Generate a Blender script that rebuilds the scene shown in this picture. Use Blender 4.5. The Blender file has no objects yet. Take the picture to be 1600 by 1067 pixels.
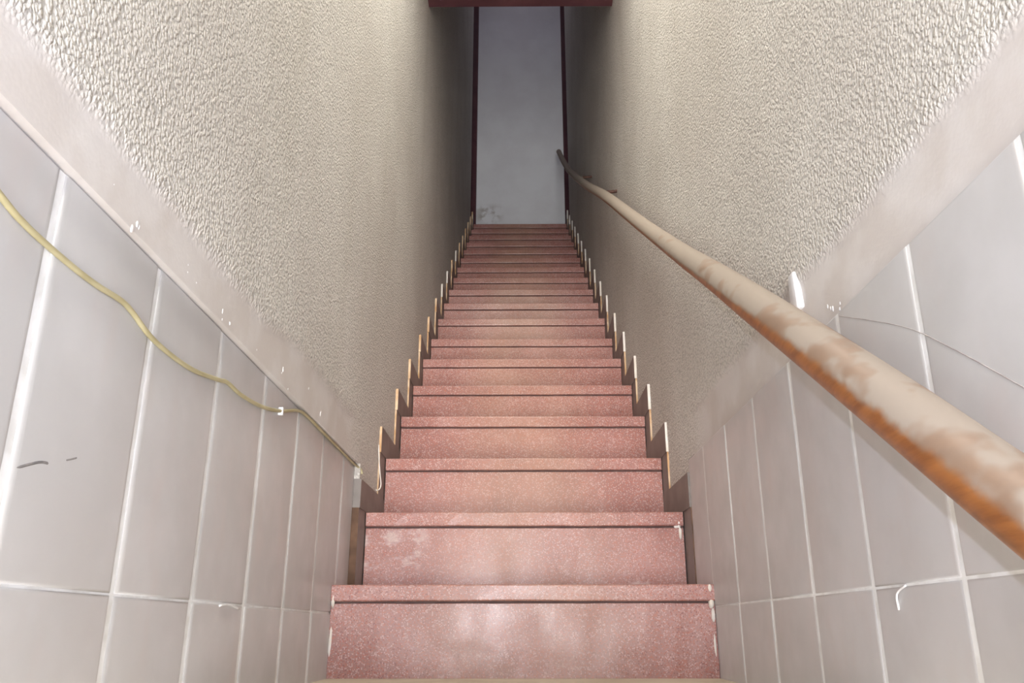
import bpy, bmesh, math, random
from mathutils import Vector, Matrix, noise
random.seed(7)
scene = bpy.context.scene
COL = scene.collection

# ------------------------------------------------------------------ camera
FW = Vector((-0.005154, 0.945715, 0.324955))
RT = Vector((0.999982, 0.005821, -0.001080))
UP = Vector((0.002913, -0.324944, 0.945729))
CZ = 0.0936
cd = bpy.data.cameras.new('camera')
cam = bpy.data.objects.new('camera', cd)
COL.objects.link(cam)
cam.matrix_world = Matrix(((RT.x, UP.x, -FW.x, 0), (RT.y, UP.y, -FW.y, 0), (RT.z, UP.z, -FW.z, CZ), (0, 0, 0, 1)))
cd.sensor_width = 36
cd.lens = 1306.4 / 1600 * 36
cd.clip_start = 0.02
scene.camera = cam

# ------------------------------------------------------------------ world, lights, exposure
w = bpy.data.worlds.new('world')
scene.world = w
w.use_nodes = True
w.node_tree.nodes['Background'].inputs[0].default_value = (0.55, 0.6, 0.8, 1)
w.node_tree.nodes['Background'].inputs[1].default_value = 0.03
scene.view_settings.view_transform = 'Standard'
scene.view_settings.look = 'None'
scene.view_settings.exposure = 0.0
scene.view_settings.gamma = 1.0

def light(name, kind, loc, aim, power, color, **kw):
    d = bpy.data.lights.new(name, kind)
    d.energy = power
    d.color = color
    for k, v in kw.items():
        setattr(d, k, v)
    o = bpy.data.objects.new(name, d)
    COL.objects.link(o)
    o.location = loc
    o.rotation_euler = (Vector(aim) - Vector(loc)).to_track_quat('-Z', 'Y').to_euler()
    return o

# daylight through the doorway at the foot of the stairs, behind the camera
light('doorway_daylight', 'AREA', (0.0, -2.85, -0.05), (0.03, 3.0, 1.8), 335, (1.0, 0.98, 0.95), shape='RECTANGLE', size=0.74, size_y=3.3)
# ceiling lamp over the landing, just above the frame
light('landing_lamp', 'AREA', (0.0, 1.15, 2.56), (0.0, 1.25, 0.0), 33, (1.0, 0.97, 0.87), shape='RECTANGLE', size=0.35, size_y=1.8)
# added fill light without a known source, lifts the dark upper stairwell
light('stairwell_fill', 'AREA', (0.03, 4.9, 6.05), (0.03, 4.9, 0.0), 4.5, (0.90, 0.84, 1.0), shape='RECTANGLE', size=0.6, size_y=2.2)
# the small flash of the camera, a few centimetres above and behind the lens
light('camera_flash', 'SPOT', (-0.03, -0.06, 0.19), (-0.03, 1.0, 0.62), 27, (0.72, 0.80, 1.0), spot_size=math.radians(110), spot_blend=0.9, shadow_soft_size=0.006)

# ------------------------------------------------------------------ measurements of the place
G = 0.25875          # going of a step
Y1 = 1.7857          # nosing of the first step
RISE = 0.18
THK = 0.0328         # tread thickness
NST = 18
XL, XR = -0.381, 0.4035          # faces of the wall tiles
PL, PR = -0.373, 0.409           # faces of the plaster
ZTL, ZTR = 0.461, 0.470          # top of the tiles
ZJL, ZJR = 0.1246, 0.1366        # horizontal joint of the tiles
YTL, YTR, TS = 0.6208, 0.5871, 0.20085
YEND = 1.958                     # where the tiles stop against the first skirting
DZ = {3: .002, 4: .005, 6: .001, 7: -.007, 8: .001}
def sx(y): return 0.0035 * max(0.0, y - 2.0)          # the flight runs a touch to the right
def ny(n): return Y1 + (n - 1) * G                    # nosing of step n
def tz(n): return n * RISE + DZ.get(n, 0.0) if n > 0 else 0.0

# ------------------------------------------------------------------ helpers
def link(name, bm, mats, parent=None, smooth=False):
    me = bpy.data.meshes.new(name)
    bm.normal_update()
    bm.to_mesh(me)
    bm.free()
    for m in (mats if isinstance(mats, (list, tuple)) else [mats]):
        me.materials.append(m)
    if smooth:
        for p in me.polygons:
            p.use_smooth = True
    o = bpy.data.objects.new(name, me)
    COL.objects.link(o)
    if parent:
        o.parent = parent
    return o

def struct(o):
    o['kind'] = 'structure'
    return o

def thing(name, label, cat, loc=(0, 0, 0)):
    o = bpy.data.objects.new(name, None)
    COL.objects.link(o)
    o.location = loc
    o['label'] = label
    o['category'] = cat
    return o

def box(bm, x0, x1, y0, y1, z0, z1, mat=0, skew=False, bevel=0.0):
    vs = []
    for z in (z0, z1):
        for y in (y0, y1):
            for x in (x0, x1):
                vs.append(bm.verts.new((x + (sx(y) if skew else 0), y, z)))
    q = [(0, 1, 3, 2), (4, 6, 7, 5), (0, 4, 5, 1), (2, 3, 7, 6), (0, 2, 6, 4), (1, 5, 7, 3)]
    fs = []
    for a in q:
        f = bm.faces.new([vs[i] for i in a])
        f.material_index = mat
        fs.append(f)
    bmesh.ops.recalc_face_normals(bm, faces=fs)
    if bevel:
        es = list({e for f in fs for e in f.edges})
        bmesh.ops.bevel(bm, geom=es, offset=bevel, segments=2, affect='EDGES', profile=0.6)
    return fs

def tube(bm, pts, radii, seg=10, squash=1.0):
    pts = [Vector(p) for p in pts]
    n = len(pts)
    if not isinstance(radii, (list, tuple)):
        radii = [radii] * n
    rings = []
    for i, p in enumerate(pts):
        t = (pts[min(i + 1, n - 1)] - pts[max(i - 1, 0)]).normalized()
        a = Vector((1, 0, 0)) if abs(t.x) < 0.9 else Vector((0, 0, 1))
        b = t.cross(a).normalized()
        a = b.cross(t).normalized()
        rings.append([bm.verts.new(p + radii[i] * (math.cos(k * 2 * math.pi / seg) * a * squash + math.sin(k * 2 * math.pi / seg) * b)) for k in range(seg)])
    for i in range(n - 1):
        for k in range(seg):
            bm.faces.new((rings[i][k], rings[i][(k + 1) % seg], rings[i + 1][(k + 1) % seg], rings[i + 1][k]))
    bm.faces.new(rings[0])
    bm.faces.new(rings[-1])
    bmesh.ops.recalc_face_normals(bm, faces=bm.faces[:])

def spline(pts, sub=6):
    out = []
    P = [Vector(p) for p in pts]
    for i in range(len(P) - 1):
        p0, p1, p2, p3 = P[max(i - 1, 0)], P[i], P[i + 1], P[min(i + 2, len(P) - 1)]
        for k in range(sub):
            t = k / sub
            out.append(0.5 * (2 * p1 + (p2 - p0) * t + (2 * p0 - 5 * p1 + 4 * p2 - p3) * t * t + (3 * p1 - p0 - 3 * p2 + p3) * t ** 3))
    out.append(P[-1])
    return out

def sstep(a, b, x):
    t = min(1, max(0, (x - a) / (b - a)))
    return t * t * (3 - 2 * t)

# ------------------------------------------------------------------ materials
class N:
    """small node-graph builder"""
    def __init__(self, name, rough=0.5, color=(.5, .5, .5), spec=0.5):
        self.m = bpy.data.materials.new(name)
        self.m.use_nodes = True
        self.t = self.m.node_tree
        self.b = self.t.nodes['Principled BSDF']
        self.b.inputs['Roughness'].default_value = rough
        self.b.inputs['Base Color'].default_value = (*color, 1)
        self.b.inputs['Specular IOR Level'].default_value = spec
        self.geo = self.t.nodes.new('ShaderNodeNewGeometry')
        self.pos = self.geo.outputs['Position']
    def n(self, kind, **kw):
        x = self.t.nodes.new(kind)
        for k, v in kw.items():
            setattr(x, k, v)
        return x
    def put(self, sock, v):
        if isinstance(v, bpy.types.NodeSocket):
            self.t.links.new(v, sock)
        elif isinstance(v, (tuple, list)) and len(v) == 3 and sock.type == 'RGBA':
            sock.default_value = (*v, 1)
        else:
            sock.default_value = v
    def noise(self, scale, detail=3, rough=0.5, vec=None):
        x = self.n('ShaderNodeTexNoise')
        self.put(x.inputs['Vector'], vec or self.pos)
        x.inputs['Scale'].default_value = scale
        x.inputs['Detail'].default_value = detail
        x.inputs['Roughness'].default_value = rough
        return x.outputs['Fac']
    def voro(self, scale, feature='F1', out='Distance', vec=None):
        x = self.n('ShaderNodeTexVoronoi', feature=feature)
        self.put(x.inputs['Vector'], vec or self.pos)
        x.inputs['Scale'].default_value = scale
        return x.outputs[out]
    def ramp(self, f, *stops):
        x = self.n('ShaderNodeValToRGB')
        self.put(x.inputs[0], f)
        e = x.color_ramp.elements
        while len(e) < len(stops):
            e.new(0.5)
        for el, (p, c) in zip(e, stops):
            el.position = p
            el.color = (*c, 1) if not isinstance(c, (int, float)) else (c, c, c, 1)
        return x.outputs[0]
    def mix(self, f, a, b, mode='MIX'):
        x = self.n('ShaderNodeMix', data_type='RGBA', blend_type=mode)
        self.put(x.inputs['Factor'], f)
        self.put(x.inputs[6], a)
        self.put(x.inputs[7], b)
        return x.outputs[2]
    def math(self, op, a, b=0.0, clamp=False):
        x = self.n('ShaderNodeMath', operation=op, use_clamp=clamp)
        self.put(x.inputs[0], a)
        self.put(x.inputs[1], b)
        return x.outputs[0]
    def rng(self, v, a, b, c=0.0, d=1.0):
        x = self.n('ShaderNodeMapRange', interpolation_type='SMOOTHSTEP')
        self.put(x.inputs[0], v)
        for i, q in enumerate((a, b, 0.0, 1.0)):
            x.inputs[i + 1].default_value = q
        if (c, d) == (0.0, 1.0):
            return x.outputs[0]
        y = self.n('ShaderNodeMath', operation='MULTIPLY_ADD')
        self.put(y.inputs[0], x.outputs[0])
        y.inputs[1].default_value = d - c
        y.inputs[2].default_value = c
        return y.outputs[0]
    def scaled(self, s):
        x = self.n('ShaderNodeVectorMath', operation='MULTIPLY')
        self.put(x.inputs[0], self.pos)
        x.inputs[1].default_value = s
        return x.outputs[0]
    def xyz(self):
        x = self.n('ShaderNodeSeparateXYZ')
        self.put(x.inputs[0], self.pos)
        return x.outputs
    def bump(self, h, strength, dist):
        x = self.n('ShaderNodeBump')
        self.put(x.inputs['Height'], h)
        self.put(x.inputs['Strength'], strength)
        x.inputs['Distance'].default_value = dist
        self.t.links.new(x.outputs[0], self.b.inputs['Normal'])
    def color(self, c): self.put(self.b.inputs['Base Color'], c)
    def roughness(self, c): self.put(self.b.inputs['Roughness'], c)

def mat_plaster():
    k = N('plaster', 0.75, spec=0.35)
    at = k.n('ShaderNodeAttribute', attribute_name='coarse').outputs['Fac']
    wob = k.n('ShaderNodeTexNoise')
    wob.inputs['Scale'].default_value = 120
    k.put(wob.inputs['Vector'], k.pos)
    off = k.n('ShaderNodeVectorMath', operation='MULTIPLY_ADD')
    k.put(off.inputs[0], wob.outputs['Color'])
    off.inputs[1].default_value = (0.007, 0.007, 0.007)
    k.put(off.inputs[2], k.pos)
    v1 = k.voro(185, 'F1', vec=off.outputs[0])
    v2 = k.noise(300, 3, 0.6)
    h = k.math('ADD', k.math('MULTIPLY', k.rng(v1, 0.85, 0.12), 0.75), k.math('MULTIPLY', v2, 0.3))
    big = k.noise(2.2, 3)
    stre = k.noise(1.0, 4, 0.6, k.scaled((3, 6, 0.5)))
    base = k.mix(k.rng(big, 0.35, 0.65), (0.635, 0.60, 0.555), (0.69, 0.66, 0.615))
    base = k.mix(k.rng(stre, 0.5, 0.72, 0, 0.30), base, (0.535, 0.50, 0.435))
    pits = k.rng(h, 0.20, 0.62, 0.72, 1.0)
    rough_col = k.mix(1.0, base, pits, 'MULTIPLY')
    sm = k.mix(k.rng(k.noise(9, 4), 0.4, 0.62), (0.58, 0.535, 0.505), (0.64, 0.605, 0.585))
    k.color(k.mix(at, sm, rough_col))
    k.bump(h, k.math('MULTIPLY', k.math('ADD', at, 0.05), 0.8), 0.003)
    return k.m

def mat_tile():
    k = N('glazed_tile', 0.3, spec=0.5)
    a = k.noise(6, 4, 0.55)
    b = k.noise(13, 3, 0.6, k.scaled((1, 1, 0.45)))
    c = k.mix(k.rng(a, 0.35, 0.66), (0.505, 0.495, 0.49), (0.565, 0.555, 0.555))
    c = k.mix(k.rng(b, 0.50, 0.80, 0, 0.30), c, (0.56, 0.47, 0.44))
    k.color(c)
    k.roughness(k.rng(k.noise(20, 3), 0.3, 0.7, 0.30, 0.42))
    return k.m

def mat_grout():
    k = N('white_grout', 0.8)
    k.color(k.mix(k.rng(k.noise(30, 4), 0.35, 0.6), (0.74, 0.73, 0.71), (0.86, 0.86, 0.86)))
    return k.m

def mat_terrazzo():
    k = N('pink_terrazzo', 0.3, spec=0.5)
    big = k.noise(5, 4, 0.6)
    base = k.mix(k.rng(big, 0.32, 0.68), (0.300, 0.140, 0.122), (0.41, 0.214, 0.190))
    chip = k.voro(360, 'F1', 'Color')
    sep = k.n('ShaderNodeSeparateColor')
    k.put(sep.inputs[0], chip)
    r1, r2 = sep.outputs[0], sep.outputs[1]
    d = k.voro(360, 'F1')
    inside = k.rng(d, 0.62, 0.42)
    pale = k.math('MULTIPLY', k.rng(r1, 0.68, 0.80), inside)
    darkc = k.math('MULTIPLY', k.rng(r2, 0.70, 0.80), inside)
    redc = k.math('MULTIPLY', k.rng(r1, 0.42, 0.34), inside)
    c = k.mix(k.math('MULTIPLY', darkc, 0.85), base, (0.20, 0.065, 0.055))
    c = k.mix(k.math('MULTIPLY', redc, 0.55), c, (0.47, 0.13, 0.07))
    c = k.mix(k.math('MULTIPLY', pale, 0.5), c, (0.76, 0.56, 0.50))
    # yellowish sheen painted in ochre down the middle, cement smears on the lower risers
    x, y, z = k.xyz()
    ochre_sheen = k.math('MULTIPLY', k.rng(k.math('ABSOLUTE', k.math('SUBTRACT', x, 0.02)), 0.30, 0.05), k.rng(k.noise(4, 3), 0.3, 0.6, 0.4, 1))
    c = k.mix(k.math('MULTIPLY', ochre_sheen, 0.36), c, (0.46, 0.30, 0.20))
    sm = k.rng(k.noise(15, 5, 0.65, k.scaled((0.8, 1, 1.6))), 0.50, 0.66)
    lowz = k.rng(z, 0.30, 0.24)
    left = k.math('MULTIPLY', k.math('MULTIPLY', k.rng(x, -0.20, -0.24), k.rng(z, 0.20, 0.215)), k.rng(z, 0.335, 0.30))
    bott = k.math('MULTIPLY', k.math('MULTIPLY', k.rng(x, 0.05, 0.12), k.rng(z, 0.222, 0.208)), k.rng(z, 0.185, 0.192))
    first = k.math('MULTIPLY', k.math('MULTIPLY', k.rng(z, 0.11, 0.04), 0.30), k.rng(k.math('ABSOLUTE', x), 0.34, 0.1))
    dust = k.math('MULTIPLY', k.math('ADD', k.math('ADD', left, bott), first, True), sm)
    c = k.mix(k.math('MULTIPLY', dust, 0.62), c, (0.70, 0.60, 0.58))
    k.color(c)
    k.roughness(k.math('ADD', k.rng(k.noise(9, 4), 0.3, 0.7, 0.30, 0.42), k.math('MULTIPLY', dust, 0.4)))
    k.bump(k.noise(420, 2), 0.16, 0.0012)
    return k.m

def mat_wood():
    k = N('varnished_wood', 0.38, spec=0.5)
    gr = k.noise(1.0, 5, 0.6, k.scaled((90, 6, 90)))
    wood = k.mix(k.rng(gr, 0.3, 0.7), (0.20, 0.065, 0.015), (0.37, 0.140, 0.036))
    nz = k.n('ShaderNodeSeparateXYZ')
    k.put(nz.inputs[0], k.geo.outputs['Normal'])
    # settled dust lies on the upper half, wiped away in patches by hands
    dist = k.xyz()[1]
    wipe = k.noise(7.5, 3, 0.55, k.scaled((2.2, 1.3, 1.6)))
    edge = k.noise(40, 4, 0.6)
    a = k.math('ADD', nz.outputs[2], k.math('MULTIPLY', k.math('SUBTRACT', edge, 0.5), 0.35))
    a = k.math('ADD', a, k.rng(dist, 0.75, 1.6, 0.10, 0.46))
    up = k.rng(a, 0.12, 0.42)
    thresh = k.rng(dist, 0.9, 2.2, 0.0, 0.22)
    wp = k.rng(k.math('SUBTRACT', wipe, thresh), 0.48, 0.60)
    dust = k.math('MULTIPLY', up, k.math('SUBTRACT', 1.0, k.math('MULTIPLY', wp, 0.62)))
    wood = k.mix(k.math('MULTIPLY', up, 0.85), wood, (0.19, 0.10, 0.052))
    k.color(k.mix(k.math('MULTIPLY', dust, 0.88), wood, (0.35, 0.30, 0.25)))
    k.roughness(k.rng(dust, 0, 1, 0.33, 0.85))
    return k.m

def mat_simple(name, c1, c2, scale, rough, spec=0.5, bump=0.0):
    k = N(name, rough, spec=spec)
    k.color(k.mix(k.rng(k.noise(scale, 4), 0.35, 0.65), c1, c2))
    if bump:
        k.bump(k.noise(scale * 8, 3), 0.4, bump)
    return k.m

def mat_far():
    k = N('whitewash', 0.8, spec=0.25)
    c = k.mix(k.rng(k.noise(3, 5, 0.6), 0.35, 0.65), (0.80, 0.81, 0.83), (0.86, 0.88, 0.90))
    x, y, z = k.xyz()
    st = k.math('MULTIPLY', k.rng(k.math('ABSOLUTE', k.math('ADD', x, 0.24)), 0.16, 0.02), k.rng(k.math('ABSOLUTE', k.math('SUBTRACT', z, 3.47)), 0.12, 0.02))
    st = k.math('MULTIPLY', st, k.rng(k.noise(14, 4), 0.4, 0.62))
    k.color(k.mix(k.math('MULTIPLY', st, 0.7), c, (0.22, 0.17, 0.12)))
    return k.m

PLASTER, TILE, GROUT, TERRA, WOOD, FAR = mat_plaster(), mat_tile(), mat_grout(), mat_terrazzo(), mat_wood(), mat_far()
SKIRT = mat_simple('brown_skirting_glaze', (0.145, 0.125, 0.112), (0.20, 0.175, 0.16), 12, 0.45)
CLAY = mat_simple('raw_clay_edge', (0.55, 0.33, 0.17), (0.72, 0.55, 0.38), 25, 0.85)
DARKCLAY = mat_simple('brown_clay_edge', (0.09, 0.05, 0.03), (0.16, 0.09, 0.055), 25, 0.85)
SMEAR = mat_simple('putty_smeared_edge', (0.74, 0.68, 0.60), (0.82, 0.78, 0.74), 25, 0.85)
MORTAR = mat_simple('dark_mortar', (0.10, 0.06, 0.055), (0.14, 0.09, 0.08), 30, 0.9)
FLOOR = mat_simple('beige_floor_tile', (0.44, 0.37, 0.28), (0.52, 0.45, 0.35), 9, 0.5)
MAROON = mat_simple('maroon_paint', (0.075, 0.022, 0.03), (0.10, 0.032, 0.04), 8, 0.6)
CEIL = mat_simple('dim_ceiling_paint', (0.07, 0.022, 0.028), (0.10, 0.035, 0.04), 5, 0.7)
CABLE = mat_simple('khaki_cable_sheath', (0.38, 0.33, 0.185), (0.46, 0.41, 0.25), 20, 0.5)
FLECK = mat_simple('dried_paint', (0.66, 0.64, 0.63), (0.76, 0.74, 0.74), 60, 0.7)
WHITE = mat_simple('white_paint', (0.68, 0.68, 0.70), (0.75, 0.75, 0.77), 60, 0.5, bump=0.0006)
DARKMARK = mat_simple('dark_scuff', (0.16, 0.15, 0.15), (0.24, 0.22, 0.21), 60, 0.8)
CRACK = mat_simple('tile_crack', (0.30, 0.26, 0.245), (0.44, 0.40, 0.38), 40, 0.8)
IRON = mat_simple('rusty_iron', (0.06, 0.025, 0.018), (0.11, 0.05, 0.035), 60, 0.7)
PEG = mat_simple('bracket_peg_wood', (0.50, 0.27, 0.08), (0.62, 0.40, 0.16), 60, 0.6)

# ------------------------------------------------------------------ floor, ceiling, end walls
bm = bmesh.new()
box(bm, -0.5, 0.53, 0.95, 1.84, -0.12, 0.0)
box(bm, -0.5, 0.53, -3.0, 0.95, -1.9, -1.75)
box(bm, -0.5, 0.53, 0.93, 0.95, -1.75, -0.12)
struct(link('floor', bm, FLOOR))

bm = bmesh.new()
box(bm, -0.52, 0.56, -3.0, 2.905, 2.60, 2.85)
box(bm, -0.52, 0.56, 2.78, 8.0, 6.1, 6.3)
struct(link('ceiling', bm, CEIL))

bm = bmesh.new()
box(bm, -0.75, 0.75, 6.46, 6.58, 3.0, 6.1)
struct(link('wall_far', bm, FAR))
bm = bmesh.new()
box(bm, -0.5, 0.53, -3.0, -2.9, -1.75, 2.6)
struct(link('wall_back', bm, FAR))

# dark posts in the corners of the top landing
bm = bmesh.new()
box(bm, -0.46, -0.343, 6.37, 6.458, 3.24, 6.1, bevel=0.004)
struct(link('trim_1', bm, MAROON))
bm = bmesh.new()
box(bm, 0.422, 0.52, 6.40, 6.458, 3.24, 6.1, bevel=0.004)
struct(link('trim_2', bm, MAROON))

# ------------------------------------------------------------------ plastered side walls
def band(y, side):
    """lower edge of the coarse plaster"""
    w_ = 0.006 * noise.noise(Vector((y * 5.0, side * 9.1, 0))) + 0.003 * noise.noise(Vector((y * 23.0, side * 3.3, 4)))
    b = 0.520 if side < 0 else 0.558
    if side < 0:
        b += 0.02 * sstep(1.1, 1.4, y)
    return b + w_

def plaster_wall(side, name):
    X, zt = (PL, ZTL) if side < 0 else (PR, ZTR)
    ys = []
    y = -3.0
    while y < 5.905:
        ys.append(y)
        y += 0.02 if 0.3 <= y < 2.2 else 0.1
    ys = sorted(set([round(v, 4) for v in ys if abs(v - YEND) > 0.012] + [YEND]))
    zs = [-1.0, -0.5, 0.0, 0.2, 0.4, zt]
    z = zt
    while z < 0.66:
        z += 0.006
        zs.append(z)
    while z < 6.1:
        z += 0.03 if z < 0.75 else 0.12
        zs.append(min(z, 6.1))
    bm = bmesh.new()
    lay = bm.verts.layers.float.new('coarse')
    grid = []
    for y in ys:
        col = []
        for z in zs:
            b = band(y, side)
            c = sstep(b - 0.008, b + 0.020, z)
            if y > 1.75:
                c = max(c, sstep(1.75, 1.95, y) * 0.9)
            # the coarse coat bellies out by a few millimetres over the smooth band
            pr = 0.0048 * c
            pr += 0.0025 * noise.noise(Vector((side * 5, y * 1.7, z * 1.7))) * sstep(b, b + 0.2, z)
            if y > YEND:
                pr *= 0.25 + 0.75 * sstep(YEND + 0.5, YEND, y)
            v = bm.verts.new((X + sx(y) - side * pr, y, z))
            v[lay] = c
            col.append(v)
        grid.append(col)
    for i in range(len(ys) - 1):
        for j in range(len(zs) - 1):
            if zs[j] < zt - 1e-4 and ys[i] < YEND - 1e-4:
                continue
            q = [grid[i][j], grid[i + 1][j], grid[i + 1][j + 1], grid[i][j + 1]]
            bm.faces.new(q if side < 0 else q[::-1])
    bmesh.ops.delete(bm, geom=[v for v in bm.verts if not v.link_faces], context='VERTS')
    bm.normal_update()
    if sum(f.normal.x for f in bm.faces) * side > 0:
        bmesh.ops.reverse_faces(bm, faces=bm.faces[:])
    for e in bm.edges:
        if e.is_boundary:
            e.smooth = False
    o = link(name, bm, PLASTER, smooth=True)
    s = o.modifiers.new('thickness', 'SOLIDIFY')
    s.thickness = 0.09
    s.offset = -1
    return struct(o)

WL = plaster_wall(-1, 'wall_left')
WR = plaster_wall(1, 'wall_right')

# ------------------------------------------------------------------ tile dado: pillow-edged tiles on white grout
def dado(side, parent):
    X, zt, zj, y0 = (XL, ZTL, ZJL, YTL) if side < 0 else (XR, ZTR, ZJR, YTR)
    H = zt - zj
    bm = bmesh.new()
    gap = 0.0011
    vg = 0.0042 if side < 0 else 0.0034
    rim = 0.009 if side < 0 else 0.0055
    rz = 0.003
    drop = 0.0026 if side < 0 else 0.0016
    fr = [0.0, 0.18, 0.42, 0.7, 1.0]
    dp = [1.0, 0.55, 0.24, 0.06, 0.0]
    n0 = -13
    for n in range(n0, 8):
        a, b = y0 + n * TS + vg, y0 + (n + 1) * TS - vg
        if a > YEND - 0.02:
            continue
        b = min(b, YEND)
        for r in range(0, 7):
            top = zt - 0.0012 - r * H if r == 0 else zj - (r - 1) * H - gap
            bot = zj + gap if r == 0 else zj - r * H + gap
            if b > 0.96 and r > 1:
                continue
            rings = []
            jit = random.uniform(-0.0006, 0.0006)
            for q, d in zip(fr, dp):
                i, iz = rim * q, rz * q
                x = X + side * (drop * d) + jit
                rings.append([bm.verts.new((x, yy, zz)) for yy, zz in ((a + i, bot + iz), (b - i, bot + iz), (b - i, top - iz), (a + i, top - iz))])
            base = [bm.verts.new((X + side * 0.008, v.co.y, v.co.z)) for v in rings[0]]
            rings = [base] + rings
            for u in range(len(rings) - 1):
                for k in range(4):
                    bm.faces.new((rings[u][k], rings[u][(k + 1) % 4], rings[u + 1][(k + 1) % 4], rings[u + 1][k]))
            bm.faces.new(rings[-1])
    bmesh.ops.recalc_face_normals(bm, faces=bm.faces[:])
    for f in bm.faces:
        f.smooth = True
    g0 = X + side * (0.0022 if side < 0 else 0.0013)
    g1 = X + side * 0.10
    lo, hi = min(g0, g1), max(g0, g1)
    for f in box(bm, lo, hi, -3.0, YEND - 0.001, -1.75, zt - 0.0015, 1):
        f.smooth = False
    o = link('tile_dado', bm, [TILE, GROUT], parent)
    return o

DL = dado(-1, WL)
DR = dado(1, WR)

# ------------------------------------------------------------------ staircase
stair = thing('staircase', 'steep pink terrazzo staircase climbing between two plastered walls to a pale wall', 'stairs', (0.02, Y1, 0.0))
inv = Matrix.Translation((-0.02, -Y1, 0.0))
SKL, SKR = PL + 0.009, PR - 0.009           # faces of the skirting
def add(name, bm, mats, smooth=False):
    bm.transform(inv)
    return link(name, bm, mats, stair, smooth)

def worn_edge(bm, yfront, amp, seed):
    """chips and unevenness along a front edge"""
    for v in bm.verts:
        if v.co.y < yfront + 0.004:
            q = noise.noise(Vector((v.co.x * 40, seed * 3.7, v.co.z * 40)))
            q2 = noise.noise(Vector((v.co.x * 9, seed * 1.7, 0)))
            v.co.y += amp * max(0, q) * 1.4
            v.co.z += amp * 0.5 * q + amp * 0.6 * q2

def slab(bm, x0, x1, y0, y1, z0, z1, nseg, bev):
    """a stone slab cut along its length so its edge can be worn"""
    box(bm, x0, x1, y0, y1, z0, z1, skew=True)
    xs = [x0 + (x1 - x0) * i / nseg for i in range(1, nseg)]
    for xx in xs:
        bmesh.ops.bisect_plane(bm, geom=bm.verts[:] + bm.edges[:] + bm.faces[:], plane_co=(xx, 0, 0), plane_no=(1, 0, 0))
    es = [e for e in bm.edges if len(e.link_faces) == 2 and e.calc_face_angle(0) > 1.0 and abs(e.verts[0].co.y - y0) < .004 and abs(e.verts[1].co.y - y0) < .004 and abs(e.verts[0].co.x - e.verts[1].co.x) > 1e-4]
    bmesh.ops.bevel(bm, geom=es, offset=bev, segments=2, affect='EDGES', profile=0.5)

OV = 0.006
for n in range(1, NST + 1):
    y, zt, zb = ny(n), tz(n), tz(n - 1)
    if n == 1:
        x0, x1 = XL, XR
    else:
        x0, x1 = SKL, SKR
    rr = random.Random(n)
    # riser
    bm = bmesh.new()
    gapj = 0.0042 if n < 9 else 0.0055
    slab(bm, x0, x1, y + OV, y + OV + 0.022, zb, zt - THK - gapj, 24 if n < 8 else 8, 0.001)
    worn_edge(bm, y + OV, 0.0012 if n < 6 else 0.0007, n + 31)
    for v in bm.verts:
        if v.co.z < zb + 0.003:
            v.co.z = zb
    add('riser', bm, TERRA)
    # tread
    bm = bmesh.new()
    yb = y + G + OV + 0.022 if n < NST else 6.46
    slab(bm, x0, x1, y, yb, zt - THK, zt, 24 if n < 8 else 8, 0.003)
    worn_edge(bm, y, 0.0014 if n < 6 else 0.0008, n)
    add('tread', bm, TERRA)
    # dark mortar bed behind the riser, seen in the joint under the tread
    bm = bmesh.new()
    box(bm, x0, x1, y + OV + 0.005, y + OV + 0.06, zt - THK - gapj - 0.0005, zt - THK + 0.0005, skew=True)
    add('mortar_joint', bm, MORTAR)
# broken white putty at the right end of the first tread
bm = bmesh.new()
def lump(bm, c, r, seed, sq=(1, 1, 1)):
    q = bmesh.ops.create_icosphere(bm, subdivisions=2, radius=1)
    for v in q['verts']:
        k = 1 + 0.35 * noise.noise(v.co * 2.1 + Vector((seed * 3.1, 0, 0)))
        v.co = Vector((c[0] + v.co.x * r * sq[0] * k, c[1] + v.co.y * r * sq[1] * k, c[2] + v.co.z * r * sq[2] * k))
lump(bm, (0.396, Y1 + 0.004, 0.142), 0.009, 1, (0.7, 0.6, 1.1))
lump(bm, (0.399, Y1 + 0.006, 0.120), 0.008, 2, (0.5, 0.5, 1.8))
lump(bm, (0.3985, Y1 + 0.008, 0.06), 0.006, 3, (0.5, 0.5, 5.0))
lump(bm, (0.395, Y1 + 0.002, 0.172), 0.006, 4, (0.7, 0.6, 1.4))
o = add('putty_lump', bm, SMEAR, True)
o['label'] = 'white broken putty'
bm = bmesh.new()
lump(bm, (0.390, ny(2) + 0.004, tz(2) - 0.026), 0.008, 5, (0.7, 0.55, 1.5))
lump(bm, (0.384, ny(2) + 0.005, tz(2) - 0.034), 0.006, 7, (1.2, 0.55, 0.7))
lump(bm, (0.392, ny(2) + 0.004, tz(2) - 0.05), 0.006, 6, (0.6, 0.6, 2.6))
add('putty_lump', bm, SMEAR, True)
bm = bmesh.new()
lump(bm, (-0.377, Y1 + 0.004, 0.150), 0.007, 8, (0.6, 0.6, 2.4))
lump(bm, (-0.378, Y1 + 0.008, 0.07), 0.006, 9, (0.6, 0.6, 5.5))
add('putty_lump', bm, SMEAR, True)

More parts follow.
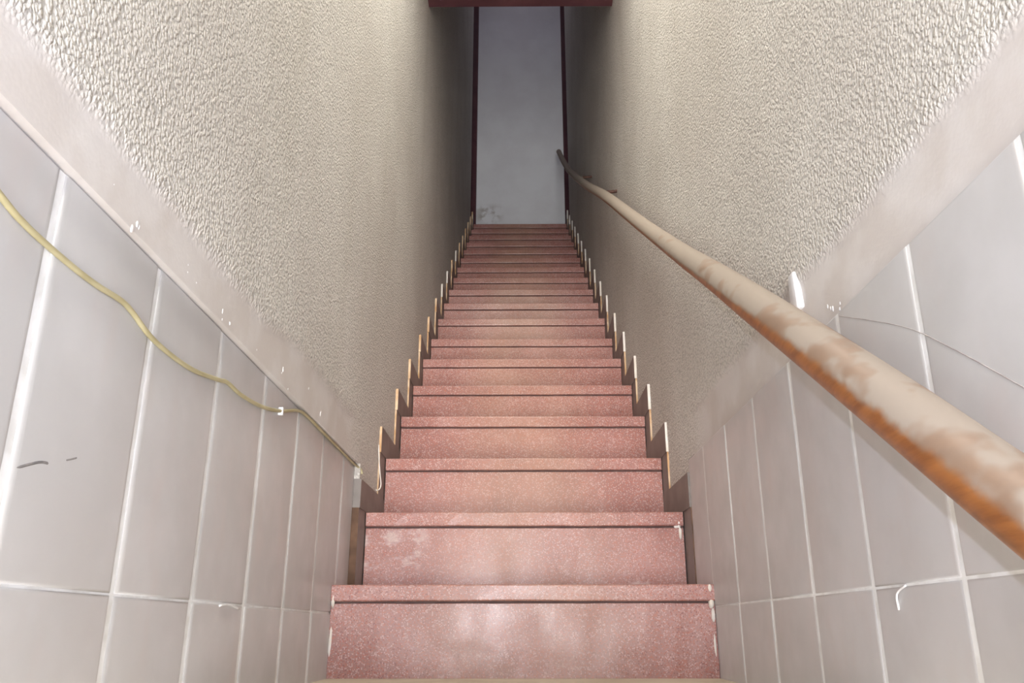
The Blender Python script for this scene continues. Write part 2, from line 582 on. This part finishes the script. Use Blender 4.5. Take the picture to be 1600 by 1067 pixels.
# ------------------------------------------------------------------ stepped skirting
def skirting(side, name):
    bm = bmesh.new()
    P = PL if side < 0 else PR
    h = 0.069 if side < 0 else 0.079
    for n in range(2, NST + 1):
        y, zt = ny(n), tz(n)
        lead = 0.086 + random.uniform(-.004, .004) if n > 2 else y - YEND + 0.001
        yb = ny(n + 1) + OV if n < NST else 6.2
        hh = h + random.uniform(-.003, .003)
        edge = 0 if n == 2 else 2 if (side > 0 or n in (9, 10, 12)) else 1
        t = 0.009
        out = 0.02 if n == 2 else 0.002
        a, b = sorted((P + side * out, P - side * t))
        fs = box(bm, a, b, y - lead, yb, zt, zt + hh, 0, skew=True)
        for f in fs:
            if f.normal.y < -0.9:
                f.material_index = edge
        # upright piece in front of the riser
        zl = tz(n - 1) + (h if n > 2 else 0)
        t2 = 0.0068 + random.uniform(-.0006, .0004)
        a, b = sorted((P + side * out, P - side * t2))
        fs = box(bm, a, b, y - lead + (0.002 if n > 2 else -0.0005), y + OV, zl - 0.001, zt, 0, skew=True)
        for f in fs:
            if f.normal.y < -0.9:
                f.material_index = 3 if n == 2 else 1
    return struct(link(name, bm, [SKIRT, CLAY, SMEAR, DARKCLAY]))
BL = skirting(-1, 'baseboard_left')
BR = skirting(1, 'baseboard_right')
# the cream edging strip peeling off the lowest left skirting
bm = bmesh.new()
pts = spline([(-0.369, 2.205, 0.56), (-0.366, 2.203, 0.52), (-0.361, 2.200, 0.48), (-0.357, 2.198, 0.455), (-0.359, 2.197, 0.442), (-0.366, 2.198, 0.437), (-0.371, 2.200, 0.441)], 5)
tube(bm, pts, 0.0016, 6)
o = link('peeling_edge_strip', bm, SMEAR, BL, True)
o['label'] = 'cream strip peeling in a loop'

# ------------------------------------------------------------------ handrail
def railx(y): return 0.3435 + 0.0035 * max(0, y - 1)
RP = [(0.343, 0.18, -0.083), (0.343, 0.40, 0.060), (0.343, 0.5857, 0.1815), (0.343, 0.736, 0.2825), (0.343, 0.966, 0.4335), (0.345, 1.320, 0.661), (0.346, 1.611, 0.845), (0.347, 2.108, 1.168),
      (0.350, 2.909, 1.693), (0.353, 3.747, 2.221), (0.357, 4.884, 2.968), (0.359, 5.549, 3.448), (0.358, 5.80, 3.640), (0.355, 6.03, 3.825)]
pts = spline(RP, 14)
def rad(y):
    r = 0.0288 + (0.0198 - 0.0288) * sstep(0.7, 2.0, y)
    return r * (1 + 0.03 * noise.noise(Vector((y * 3, 0, 0))))
hr = thing('handrail', 'round varnished wooden handrail coated in dust along the right wall', 'handrail', (0.36, 1.12, 0.53))
hinv = Matrix.Translation((-0.36, -1.12, -0.53))
bm = bmesh.new()
tube(bm, pts, [rad(p.y) for p in pts], 28)
# rounded ends
bm.transform(hinv)
o = link('rail', bm, WOOD, hr, True)
m = o.modifiers.new('edge', 'BEVEL')
m.width = 0.006
m.segments = 3
m.limit_method = 'ANGLE'
m.angle_limit = math.radians(60)
def bracket(y, zr, white):
    xw = XR if y < YEND else PR + sx(y)
    bm = bmesh.new()
    tube(bm, spline([(xw + 0.004, y, zr + 0.006), (xw - 0.02, y, zr + 0.002), (railx(y) + 0.012, y, zr)], 4), 0.0065, 10)
    bm.transform(hinv)
    b = link('bracket', bm, PEG if white else IRON, hr, True)
    if white:
        bm = bmesh.new()
        box(bm, xw - 0.004, xw + 0.007, y - 0.017, y + 0.017, zr + 0.004, zr + 0.062, bevel=0.003)
        for v in bm.verts:
            v.co.y = y + (v.co.y - y) * (1 - 0.35 * max(0, (v.co.z - zr - 0.03) / 0.03)) + 0.0018 * noise.noise(v.co * 90)
        bm.transform(hinv)
        p = link('bracket_plate', bm, WHITE, b, True)
        p['label'] = 'white painted plate'
bracket(1.125, 0.521, True)
bracket(3.02, 1.772, False)
bracket(4.03, 2.425, False)

# ------------------------------------------------------------------ cable along the left tiles
CP = [(0.30, 0.452), (0.42, 0.425), (0.5405, 0.3949), (0.5758, 0.3885), (0.6134, 0.3864), (0.6598, 0.3858), (0.6989, 0.3873), (0.7425, 0.391), (0.7697, 0.3882), (0.8122, 0.3797), (0.8689, 0.3773), (0.9371, 0.3806),
      (1.0155, 0.3926), (1.0494, 0.3985), (1.1076, 0.3977), (1.2024, 0.4059), (1.2996, 0.4237), (1.3938, 0.4485), (1.4546, 0.4565), (1.5911, 0.4568), (1.714, 0.4568), (1.9247, 0.4565), (1.9635, 0.452), (1.972, 0.441)]
bm = bmesh.new()
p3 = []
for y, z in CP:
    x = XL + 0.0030
    if y > 1.95:
        x = XL + 0.011 + 0.004 * (y > 1.97)
    p3.append((x, y, z))
cb = thing('electric_cable', 'thin khaki electric cable running loosely along the left wall tiles', 'cable', p3[4])
cinv = Matrix.Translation(-Vector(p3[4]))
sp = spline(p3, 8)
tube(bm, sp, 0.0028, 10)
bm.transform(cinv)
link('sheath', bm, CABLE, cb, True)
bm = bmesh.new()
box(bm, XL - 0.001, XL + 0.0068, 1.300, 1.306, 0.4175, 0.4305, bevel=0.001)
bm.transform(cinv)
o = link('cable_clip', bm, WHITE, cb)
o['label'] = 'small white cable clip'

# ------------------------------------------------------------------ little marks on the walls
def flecks(pts, X, side, parent, rnd):
    bm = bmesh.new()
    for y, z, s in pts:
        for k in range(rnd.randint(1, 2)):
            s *= 0.8
            lump(bm, (X, y + rnd.uniform(-.006, .006), z + rnd.uniform(-.006, .006)), s * rnd.uniform(.6, 1.1), rnd.random() * 9, (0.35, rnd.uniform(.4, .9), rnd.uniform(.7, 1.5)))
    o = link('paint_fleck', bm, FLECK, parent, True)
    o['kind'] = 'stuff'
    o['label'] = 'white paint flecks'
    return o
rnd = random.Random(3)
flecks([(0.729, 0.466, .0045), (0.742, 0.474, .004), (0.6887, 0.4785, .002), (0.9873, 0.470, .004), (1.0205, 0.4655, .004), (1.27, 0.4809, .005), (1.3149, 0.468, .004), (0.90, 0.475, .002), (1.14, 0.478, .002), (1.55, 0.485, .004),
        (0.87, 0.483, .002), (1.45, 0.50, .003)], PL, -1, WL, rnd)
flecks([(1.015, 0.489, .005), (0.985, 0.480, .004), (1.03, 0.495, .004)], PR - 0.0002, 1, WR, rnd)
bm = bmesh.new()
tube(bm, spline([(XR - 0.0002, 0.98, 0.463), (XR - 0.0002, 0.8236, 0.392), (XR - 0.0002, 0.7343, 0.3374), (XR - 0.0002, 0.6429, 0.2747), (XR - 0.0002, 0.52, 0.19)], 8), 0.0005, 6)
o = link('hairline_crack', bm, CRACK, WR)
bm = bmesh.new()
tube(bm, spline([(XL, 0.631, 0.210), (XL, 0.659, 0.2195), (XL, 0.673, 0.221)], 5), [0.0004] + [0.0013] * 9 + [0.0004], 6)
tube(bm, spline([(XL, 0.698, 0.2286), (XL, 0.706, 0.231), (XL, 0.7155, 0.2342)], 5), [0.0004] + [0.0009] * 9 + [0.0004], 6)
link('scuff_mark', bm, DARKMARK, WL)
bm = bmesh.new()
tube(bm, spline([(XL, 1.12, 0.122), (XL + .002, 1.15, 0.124), (XL, 1.20, 0.120)], 4), 0.0014, 6)
link('grout_crumb', bm, FLECK, WL, True)
bm = bmesh.new()
tube(bm, spline([(XR, 0.905, 0.136), (XR - .002, 0.925, 0.128), (XR, 0.93, 0.112)], 4), 0.0013, 6)
link('grout_crumb', bm, FLECK, WR, True)
